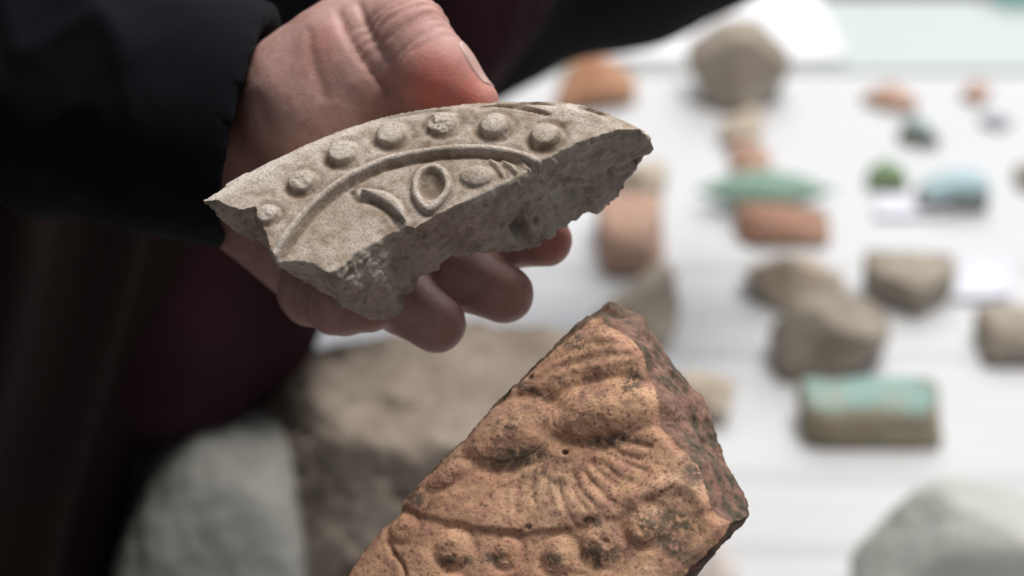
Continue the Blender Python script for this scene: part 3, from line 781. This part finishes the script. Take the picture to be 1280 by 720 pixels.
def reliefB(uv, core=1.0):
    p3 = np.c_[uv, np.zeros(len(uv))]
    w = uv + .0007 * np.c_[fbm(p3, 110, 3, 81), fbm(p3, 110, 3, 82)]
    h = .0010 * fbm(p3, 45, 4, 51) + .0004 * fbm(p3, 190, 3, 52) + .00022 * fbm(p3, 650, 3, 53)
    for k, b in enumerate(bulgeB):
        q, y = ell(w, FB, b)
        h += core * b[5] * MM * (.5 * np.clip(1 - (q / 1.1) ** 2, 0, 1) + .5 * np.exp(-(q / .75) ** 2))
        h -= (.0009 if k < 2 else .0004) * np.exp(-((q - 1.15) / .17) ** 2) * (.55 + .45 * sstep(-.2, .4, y))
    for b in bossB:
        c = FB.uv(b[0], b[1]); R = FB.mm(b[2]); q = np.linalg.norm(w - c, axis=1) / R
        h += core * b[3] * MM * (.5 * np.clip(1 - (q / 1.05) ** 2, 0, 1) + .3 * np.exp(-(q / .8) ** 2)) * (1 - b[4] * sstep(-.2, .6, fbm(p3, 300, 3, int(b[0]))))
        h -= .0005 * np.exp(-((q - 1.2) / .22) ** 2)
    d, t, s = seg_dist(w, arcB)
    h -= .0004 * np.exp(-(d / .0016) ** 2) * (.4 + .6 * sstep(-.3, .3, vnoise(p3, 70, 19))); h += np.where(s > 0, 1, 0) * .0007 * sstep(0, .002, d) * sstep(.014, .004, d)
    for f, a in zip(foldB, (.0006, .0006, .0004)): h += a * np.exp(-(seg_dist(w, f)[0] / .0013) ** 2)
    for f, a in fanB: h -= a * np.exp(-(seg_dist(w, f)[0] / .0009) ** 2)
    h += .0014 * np.exp(-(seg_dist(w, lipB)[0] / .0030) ** 2)
    h -= .0014 * np.exp(-(seg_dist(w, crackB)[0] / .0006) ** 2)
    for b in pitB: h -= b[4] * sstep(1.2, .5, ell(uv, FB, (b[0], b[1], b[2], b[3], 0))[0])
    d, _, _ = seg_dist(uv, np.vstack([fB, fB[:1]])); h -= .0013 * sstep(.0035, 0, d) ** 2
    return h
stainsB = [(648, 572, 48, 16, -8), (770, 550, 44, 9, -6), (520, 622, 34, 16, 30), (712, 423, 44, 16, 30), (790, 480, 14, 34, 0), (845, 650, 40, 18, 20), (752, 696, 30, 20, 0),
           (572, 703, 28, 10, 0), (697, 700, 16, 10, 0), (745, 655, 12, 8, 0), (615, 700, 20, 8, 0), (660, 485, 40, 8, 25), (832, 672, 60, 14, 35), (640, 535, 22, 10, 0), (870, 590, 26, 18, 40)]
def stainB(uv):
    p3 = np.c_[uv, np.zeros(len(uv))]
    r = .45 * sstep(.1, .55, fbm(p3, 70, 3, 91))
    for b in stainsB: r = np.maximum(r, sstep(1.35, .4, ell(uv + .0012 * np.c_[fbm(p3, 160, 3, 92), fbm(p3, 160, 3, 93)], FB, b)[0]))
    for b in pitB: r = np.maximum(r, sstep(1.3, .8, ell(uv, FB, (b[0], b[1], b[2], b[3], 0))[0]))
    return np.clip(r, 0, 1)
VB, FcB = loft(fB, bB, np.zeros(len(fB)), wbB, [(.45, 1.03)])
def fracB(P):
    r = .0020 * fbm(P, 55, 5, 121, .6) + .0012 * ridged(P, 45, 4, 123) + .0004 * fbm(P, 560, 3, 125)
    r -= .002 * sstep(.5, .75, vnoise(P, 110, 171))
    return r * (1 - .5 * sstep(-.0025, 0, P[:, 2]))
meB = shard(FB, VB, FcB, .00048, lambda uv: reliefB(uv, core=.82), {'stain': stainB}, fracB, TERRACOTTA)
meB.name = 'fragment_body'
shardB = empty('terracotta_fragment'); shardB.matrix_world = FB.M
tag(shardB, 'triangular orange terracotta fragment with two swellings and a row of worn knobs', 'fragment')
link(bpy.data.objects.new('fragment_body', meB), shardB)
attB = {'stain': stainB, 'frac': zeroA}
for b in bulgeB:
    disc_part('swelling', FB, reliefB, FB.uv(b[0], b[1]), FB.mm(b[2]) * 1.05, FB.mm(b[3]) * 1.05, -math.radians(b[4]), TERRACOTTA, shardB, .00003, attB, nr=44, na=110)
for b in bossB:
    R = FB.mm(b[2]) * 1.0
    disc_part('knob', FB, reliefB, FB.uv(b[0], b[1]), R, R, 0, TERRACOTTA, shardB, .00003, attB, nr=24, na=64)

# ------------------------------------------------------------------ the person holding the fragments
def H(px, py, d): return at(px, py, d)
def chain(P, pts, radii, k):
    f = None
    for i in range(len(pts) - 1):
        c = cone(P, pts[i], pts[i + 1], radii[i], radii[i + 1])
        f = c if f is None else smin(f, c, k)
    return f
DH = -0.020
def h3(px, py, d): return at(px, py, d + DH)
thumb = [h3(352, 160, .622), h3(450, 40, .613), h3(507, 45, .600), h3(545, 93, .592), h3(597, 127, .588)]
fing = {
    'index': ([h3(470, 165, .655), h3(572, 252, .636), h3(634, 293, .612), h3(683, 301, .604)], [.0118, .0108, .0098, .0078]),
    'middle': ([h3(455, 225, .658), h3(515, 310, .634), h3(574, 341, .606), h3(630, 367, .600)], [.0118, .0110, .0104, .0088]),
    'ring': ([h3(430, 280, .652), h3(450, 340, .626), h3(498, 371, .600), h3(546, 404, .594)], [.0114, .0106, .0100, .0086]),
    'little': ([h3(395, 325, .640), h3(388, 366, .616), h3(424, 382, .598), h3(462, 384, .592)], [.010, .0094, .0086, .0074]),
}
wrist = h3(245, 185, .640); elbow = h3(-330, -30, .69)
def hand_field(P):
    f = cone(P, wrist, elbow, .0215, .030)
    palm = None
    for nm, r in (('index', .0135), ('middle', .0135), ('ring', .0135), ('little', .0125)):
        c = cone(P, wrist * .72 + fing[nm][0][0] * .28, fing[nm][0][0], .0165, r)
        palm = c if palm is None else smin(palm, c, .010)
    f = smin(f, palm, .012)
    f = smin(f, cone(P, h3(338, 272, .644), h3(390, 325, .636), .0135, .0130), .012)      # heel of the palm
    th = cone(P, h3(404, 138, .610), h3(440, 98, .607), .0212, .0190)                   # ball of the thumb
    th = smin(th, cone(P, h3(310, 185, .634), h3(380, 140, .618), .0165, .015), .010)
    th = smin(th, cone(P, h3(386, 112, .616), h3(420, 80, .613), .0200, .0180), .008)
    f = smin(f, th, .006)
    t = chain(P, thumb[1:], [.0124, .0114, .0103, .0064], .007)
    t = smin(t, cone(P, h3(480, 88, .612), h3(548, 122, .598), .0110, .0100), .006)
    t = smin(t, cone(P, thumb[0], thumb[1], .012, .0118), .005)
    f = smin(f, t, .0045)
    for nm, (pts, rad) in fing.items():
        f = smin(f, chain(P, pts, rad, .003), .0014)
    return f
lo = np.minimum.reduce([thumb[1], fing['little'][0][1], h3(240, 200, .65), fing['index'][0][3], fing['ring'][0][3], h3(400, 10, .61)]) - .03
hi = np.maximum.reduce([thumb[1], fing['index'][0][0], fing['index'][0][3], thumb[3], h3(400, 10, .65), fing['ring'][0][0]]) + .028
lo[0] = h3(190, 0, .64)[0]
hs = .0011
P, org = grid(lo, hi, hs)
fH = hand_field(P)
# close the field at the box so the cut through the forearm, hidden in the sleeve, is solid
for k in range(3):
    sl = [slice(None)] * 3; sl[k] = 0; fH[tuple(sl)] = np.maximum(fH[tuple(sl)], .001); sl[k] = -1; fH[tuple(sl)] = np.maximum(fH[tuple(sl)], .001)
HV, HF = surface_nets(fH, org, hs)
HV = relax(HV, HF, 4, .5)
def crease(V, N):
    d = np.zeros(len(V))
    # folds over the thumb joint
    a, b = thumb[2], thumb[3]; ax = (b - a) / np.linalg.norm(b - a)
    s = (V - a) @ ax; r = np.linalg.norm(V - a - s[:, None] * ax, axis=1)
    near = sstep(.02, .014, r)
    for c, w, dep in ((-.004, .0008, .0007), (-.0012, .0007, .0009), (.0018, .0007, .0008), (.0050, .0006, .0006), (.0078, .0006, .0005), (.0108, .0007, .0006), (.0138, .0006, .0005)):
        wob = .0012 * vnoise(V, 160, int(abs(c) * 1e5))
        d -= near * dep * np.exp(-((s - c + wob) / w) ** 2)
    # long folds of the web between thumb and palm
    for q, dep, w in (([h3(425, 20, .60), h3(438, 50, .59), h3(462, 85, .59), h3(498, 128, .60)], .0016, .0014), ([h3(448, 5, .60), h3(462, 40, .59), h3(484, 75, .59)], .0010, .0011),
                      ([h3(322, 130, .60), h3(332, 165, .60), h3(346, 200, .60)], .0009, .0030), ([h3(385, 40, .60), h3(392, 80, .59), h3(405, 120, .59)], .0005, .0016)):
        uvp = np.c_[(V - C0) @ RT, (V - C0) @ UP] / ((V - C0) @ FW)[:, None]
        pq = np.array([[((p - C0) @ RT) / ((p - C0) @ FW), ((p - C0) @ UP) / ((p - C0) @ FW)] for p in q])
        dist = seg_dist(uvp, spline(pq, 20))[0] * .59
        facing = sstep(.1, .5, -(N @ FW))
        d -= dep * facing * np.exp(-(dist / w) ** 2)
    # finger joints
    for nm, (pts, rad) in fing.items():
        for j in (1, 2):
            a = pts[j]; ax = pts[j + 1] - pts[j - 1]; ax = ax / np.linalg.norm(ax)
            s = (V - a) @ ax; r = np.linalg.norm(V - a - s[:, None] * ax, axis=1)
            d -= sstep(rad[j] * 1.6, rad[j] * 1.1, r) * .0009 * (np.exp(-(s / .0009) ** 2) + .6 * np.exp(-((s - .0022) / .0008) ** 2))
    return d
def norms(V, F):
    n = np.cross(V[F[:, 2]] - V[F[:, 0]], V[F[:, 3]] - V[F[:, 1]]); o = np.zeros_like(V)
    for k in range(4):
        for c in range(3): o[:, c] += np.bincount(F[:, k], n[:, c], len(V))
    return o / np.maximum(np.linalg.norm(o, axis=1), 1e-12)[:, None]
HN = norms(HV, HF)
HV = HV + HN * (crease(HV, HN) + .0003 * fbm(HV, 130, 3, 7))[:, None]
def flush_of(V):
    r = np.zeros(len(V))
    for p, rad, a in ((h3(545, 108, .583), .010, 1.0), (h3(580, 122, .583), .009, .9), (h3(655, 372, .585), .010, .55), (h3(705, 300, .595), .010, .6), (h3(572, 405, .58), .008, .3), (h3(520, 20, .59), .012, .15), (h3(395, 55, .59), .008, .2)):
        r = np.maximum(r, a * np.exp(-(np.linalg.norm(V - p, axis=1) / rad) ** 2))
    return r
# the other hand, palm up under the terracotta fragment
under = at(650, 850, .565)
def q3(x, y, z): return under + RT * x + UP * y - FW * z
f2 = [([q3(-.030, -.022, -.040), q3(.012, -.020, -.052), q3(.034, -.004, -.052), q3(.038, .016, -.046)], [.0105, .0095, .0085, .0074]),
      ([q3(-.032, -.026, -.020), q3(.018, -.026, -.034), q3(.044, -.012, -.036), q3(.052, .010, -.034)], [.011, .010, .009, .008]),
      ([q3(-.030, -.030, .000), q3(.020, -.032, -.010), q3(.046, -.020, -.014), q3(.056, .000, -.016)], [.0108, .0098, .0088, .0078]),
      ([q3(-.026, -.032, .018), q3(.014, -.034, .016), q3(.034, -.026, .014), q3(.044, -.010, .010)], [.0098, .0088, .0078, .0068])]
w2 = q3(-.115, -.045, .0); e2 = q3(-.34, -.075, .05)
t2 = [q3(-.085, -.030, .025), q3(-.058, -.012, .032), q3(-.030, .002, .030), q3(-.006, .010, .026)]
def hand2_field(P):
    f = cone(P, w2, e2, .025, .033)
    for pts, rad in f2: f = smin(f, cone(P, w2 * .7 + pts[0] * .3, pts[0], .019, rad[0] * 1.2), .010)
    f = smin(f, cone(P, q3(-.09, -.038, .02), q3(-.055, -.022, .026), .017, .014), .008)
    f = smin(f, chain(P, t2, [.013, .0115, .0105, .0085], .004), .004)
    for pts, rad in f2: f = smin(f, chain(P, pts, rad, .003), .0014)
    return f
a2 = np.array([w2, t2[3], t2[1]] + [p for pts, _ in f2 for p in pts])
P2, org2 = grid(a2.min(0) - .032, a2.max(0) + .016, .0016)
g2 = hand2_field(P2)
for k in range(3):
    sl = [slice(None)] * 3; sl[k] = 0; g2[tuple(sl)] = np.maximum(g2[tuple(sl)], .001); sl[k] = -1; g2[tuple(sl)] = np.maximum(g2[tuple(sl)], .001)
V2, F2 = surface_nets(g2, org2, .0016); V2 = relax(V2, F2, 3, .5)
# arms and trunk, hidden under the clothes, join the two hands into one body
sh1, sh2 = np.array([-.20, .82, .60]), np.array([-.27, .74, .58])
trunk = [np.array([-.40, .82, -.30]), at(-230, 600, .95), at(330, -150, .92), np.array([-.12, .92, .56])]
def trunk_field(P, r):
    f = smin(cone(P, trunk[0], trunk[1], r[0], r[1]), cone(P, trunk[1], trunk[2], r[1], r[2]), .05)
    return smin(f, cone(P, trunk[2], trunk[3], r[2], r[3]), .04)
def arms_field(P, g):
    f = smin(cone(P, sh1, elbow, .045 + g, .036 + g), cone(P, elbow, wrist, .034 + g, .025 + g), .02)
    return np.minimum(f, smin(cone(P, sh2, e2, .045 + g, .036 + g), cone(P, e2, w2, .033 + g, .025 + g), .02))
pts = np.array([sh1, sh2, elbow, e2, wrist, w2] + trunk)
P3, org3 = grid(pts.min(0) - .2, pts.max(0) + .2, .010)
f3 = smin(trunk_field(P3, (.09, .08, .06, .06)), arms_field(P3, -.006), .02)
V3, F3 = surface_nets(f3, org3, .010)
BV = np.vstack([HV, V2, V3]); BF = np.vstack([HF, F2 + len(HV), F3 + len(HV) + len(V2)])
person = empty('person', (-.40, .82, -.76))
base = np.array(person.location)
tag(person, 'person in a dark navy jacket and burgundy top holding up the grey-beige fragment', 'person')
body = make('body', BV - base, BF, SKIN, person)
attr(body.data, 'flush', flush_of(BV))
# thumbnail
def nail():
    a, b = thumb[3], thumb[4]; ax = (b - a) / np.linalg.norm(b - a)
    upv = vdir(.66, .72, .10); upv = upv - (upv @ ax) * ax; upv /= np.linalg.norm(upv); sd = np.cross(ax, upv)
    from mathutils.bvhtree import BVHTree
    tree = BVHTree.FromPolygons([tuple(v) for v in HV], [tuple(int(k) for k in f) for f in HF])
    V = []; n, m = 14, 14
    for s in (0, 1):
        for i in range(n):
            for j in range(m):
                u = i / (n - 1); t = (j / (m - 1) - .5) * 2
                ang = t * .62 * (1 - .25 * (1 - u) ** 3 - .12 * u ** 6)
                dv = upv * math.cos(ang) + sd * math.sin(ang)
                c = a + ax * (.0030 + .0120 * u + .0016 * (1 - t * t) * (2 * u - 1))
                hit = tree.ray_cast(Vector(c + dv * .03), Vector(-dv))[0]
                p = np.array(hit) + dv * ((.00035 - .0002 * t * t) if s else -.0008)
                V.append(p)
    F = []
    for i in range(n - 1):
        for j in range(m - 1):
            q = i * m + j; F.append((q, q + m, q + m + 1, q + 1)); q += n * m; F.append((q, q + 1, q + m + 1, q + m))
    rim = [j for j in range(m)] + [i * m + m - 1 for i in range(1, n)] + [(n - 1) * m + j for j in range(m - 2, -1, -1)] + [i * m for i in range(n - 2, 0, -1)]
    for p_, q_ in zip(rim, rim[1:] + rim[:1]): F.append((p_, q_, q_ + n * m, p_ + n * m))
    return np.array(V) - base, F
NAIL = mat_plain('nail', (0.50, 0.32, 0.285), 0.4, 0.05, 200)
NV, NF = nail(); make('fingernail', NV, NF, NAIL, person)

# clothing
def cloth_part(name, field, lo, hi, h, mat, fold, parent=person, b=base, seed=1, n=2):
    P, org = grid(lo, hi, h)
    V, F = surface_nets(field(P), org, h); V = relax(V, F, n, .5)
    N = norms(V, F)
    V = V + N * fold(V)[:, None]
    return make(name, V - b, F, mat, parent)
cuff_dir = vdir(165, -38, 0)
cuff_c = h3(314, 160, .630)
cuff2_d = (w2 - e2) / np.linalg.norm(w2 - e2); cuff2_c = w2 - cuff2_d * .005
def one_sleeve(P, c, d, el, sh, r):
    a = (c - el) / np.linalg.norm(c - el)
    f = smin(cone(P, c + a * .04, el, r, .050), cone(P, el, sh, .050, .066), .03)
    f = np.maximum(f, (P - c) @ d)
    return np.maximum(f, -cone(P, c + a * .04, c - a * .012, r - .0035, r - .0045))
def nets(field, pts, pad, h, fold):
    pts = np.array(pts); P, org = grid(pts.min(0) - pad, pts.max(0) + pad, h)
    V, F = surface_nets(field(P), org, h); V = relax(V, F, 2, .5)
    return V + norms(V, F) * fold(V)[:, None], F
def folds(V):
    return .005 * fbm(V, 16, 3, 5) + .002 * ridged(V, 30, 2, 6)
def sfolds(V):
    return .0030 * fbm(V, 30, 3, 5) * sstep(.002, .03, (cuff_c - V) @ cuff_dir) + .0050 * sstep(.01, .06, (cuff_c - V) @ cuff_dir) * ridged(V * [1.6, 1, 1], 22, 2, 6)
near_el = cuff_c + (elbow - cuff_c) * .62
def near_sleeve(P):
    f = one_sleeve(P, cuff_c, cuff_dir, elbow, sh1, .0360)
    return np.maximum(f, -((P - near_el) @ cuff_dir))
J = [nets(near_sleeve, [cuff_c, near_el], .056, .0024, sfolds),
     nets(lambda P: np.maximum(one_sleeve(P, cuff_c, cuff_dir, elbow, sh1, .0360), (P - near_el) @ cuff_dir - .004), [near_el, elbow, sh1], .075, .008, folds),
     nets(lambda P: one_sleeve(P, cuff2_c, cuff2_d, e2, sh2, .031), [cuff2_c, e2, sh2], .075, .006, folds),
     nets(lambda P: np.maximum(trunk_field(P, (.13, .122, .088, .095)), -(P[..., 2] - .30)), trunk[1:], .15, .008, folds)]
JV = np.vstack([v for v, f in J]); off = np.cumsum([0] + [len(v) for v, f in J])
make('jacket', JV - base, np.vstack([f + o for (v, f), o in zip(J, off)]), NAVY, person)
def tube(name, pts, r, mat, parent, b=np.zeros(3), closed=True, m=10):
    pts = np.asarray(pts); n = len(pts); V = []; F = []
    c = pts.mean(0)
    nrm = np.cross(pts[n // 3] - pts[0], pts[2 * n // 3] - pts[0]); nrm /= np.linalg.norm(nrm)
    for i in range(n):
        rad = (pts[i] - c); rad /= np.linalg.norm(rad)
        for k in range(m):
            t = 2 * math.pi * k / m; V.append(pts[i] + rad * r * math.cos(t) + nrm * r * 1.6 * math.sin(t) - b)
    for i in range(n):
        j = (i + 1) % n
        for k in range(m): F.append((i * m + k, i * m + (k + 1) % m, j * m + (k + 1) % m, j * m + k))
    return make(name, V, F, mat, parent)
_ax = (cuff_c - elbow) / np.linalg.norm(cuff_c - elbow)
e1 = np.cross(_ax, UP); e1 /= np.linalg.norm(e1); e2v = np.cross(_ax, e1)
def on_cuff(p):   # slide along the arm onto the slanting cuff plane
    return p + _ax * (((cuff_c - cuff_dir * .006 - p) @ cuff_dir) / (_ax @ cuff_dir))
ring = [on_cuff(cuff_c + .0359 * (e1 * math.cos(t) + e2v * math.sin(t))) for t in np.linspace(0, 2 * math.pi, 61)[:-1]]
tube('cuff_hem', ring, .0011, HEM, person, base)
def top_field(P):
    a, b, c = at(196, 345, .98), at(455, -80, .98), at(520, -330, 1.02)
    return smin(cone(P, a, b, .078, .082), cone(P, b, c, .085, .085), .03)
cloth_part('burgundy_top', top_field, (-.42, .66, -.05), (.14, 1.16, .70), .008, BURGUNDY, lambda V: .011 * ridged(V * [1, 1, .3], 20, 2, 8) + .004 * fbm(V, 12, 3, 4))
def skirt():
    V, F = [], []; n, m = 260, 40
    for j in range(m):
        z = .42 - 1.17 * j / (m - 1)
        cx = -.364 + .085 * float(sstep(.0, .36, z)); rx = .165 - .0 * z
        for i in range(n):
            t = 2 * math.pi * i / n
            fold = .5 + .5 * math.sin(t * 19 + 1.3 * math.sin(t * 3) + .4 * math.sin(j * .18))
            g = .014 * fold ** 1.5 * (1 if z > 0 else 1 + -z * 1.2)
            V.append((cx + (rx - .012 + g) * math.cos(t), .83 + (rx * 1.35 - .012 + g) * math.sin(t), z))
    for j in range(m - 1):
        for i in range(n): F.append((j * n + i, (j + 1) * n + i, (j + 1) * n + (i + 1) % n, j * n + (i + 1) % n))
    F.append(tuple(range(n))[::-1]); F.append(tuple(range((m - 1) * n, m * n)))
    return make('skirt', np.array(V) - base, [f for f in F], BROWN, person)
skirt()

# ------------------------------------------------------------------ second person: black sleeve reaching in over the table
p2 = empty('person', tuple(at(1000, -220, .98)))
b2 = np.array(p2.location)
tag(p2, 'person in a black coat whose sleeve reaches in over the table behind the thumb', 'person')
s_pts = [at(500, 130, 1.07), at(600, 35, 1.08), at(800, -70, 1.09), at(1010, -180, 1.10)]
s_rad = [.024, .033, .050, .064]
def sleeve2(P): 
    f = chain(P, s_pts, s_rad, .03)
    return np.maximum(f, -((P - s_pts[0]) @ (s_pts[1] - s_pts[0]) / np.linalg.norm(s_pts[1] - s_pts[0])) - .004)
sp = np.array(s_pts)
cloth_part('sleeve', sleeve2, sp.min(0) - .075, sp.max(0) + .075, .005, BLACK, lambda V: .005 * fbm(V, 18, 3, 15), p2, b2)
def forearm2(P):
    d = (s_pts[0] - s_pts[1]) / np.linalg.norm(s_pts[0] - s_pts[1]); a = s_pts[0] + d * .02
    f = cone(P, s_pts[1], a, .016, .016)
    f = smin(f, cone(P, a, a + d * .03, .016, .013), .006)
    sd = np.cross(d, FW); sd /= np.linalg.norm(sd)
    for k in range(4):
        r = a + d * .032 + sd * (k - 1.5) * .0125 - UP * .008
        f = smin(f, chain(P, [r, r + d * .026 + UP * .004, r + d * .014 + UP * .012], [.007, .0065, .0055], .003), .0015)
    r = a + d * .01 + sd * .018
    return smin(f, chain(P, [r, r + d * .02 + sd * .004, r + d * .028 + UP * .004], [.009, .0075, .006], .003), .003)
_d = (s_pts[0] - s_pts[1]) / np.linalg.norm(s_pts[0] - s_pts[1])
hp = np.array([s_pts[0], s_pts[1], s_pts[0] + _d * .11 - UP * .04])
Pq, oq = grid(hp.min(0) - .045, hp.max(0) + .045, .0025)
Vq, Fq = surface_nets(forearm2(Pq), oq, .0025); Vq = relax(Vq, Fq, 2, .5)
bq = make('body', Vq - b2, Fq, SKIN, p2); attr(bq.data, 'flush', np.zeros(len(Vq)))
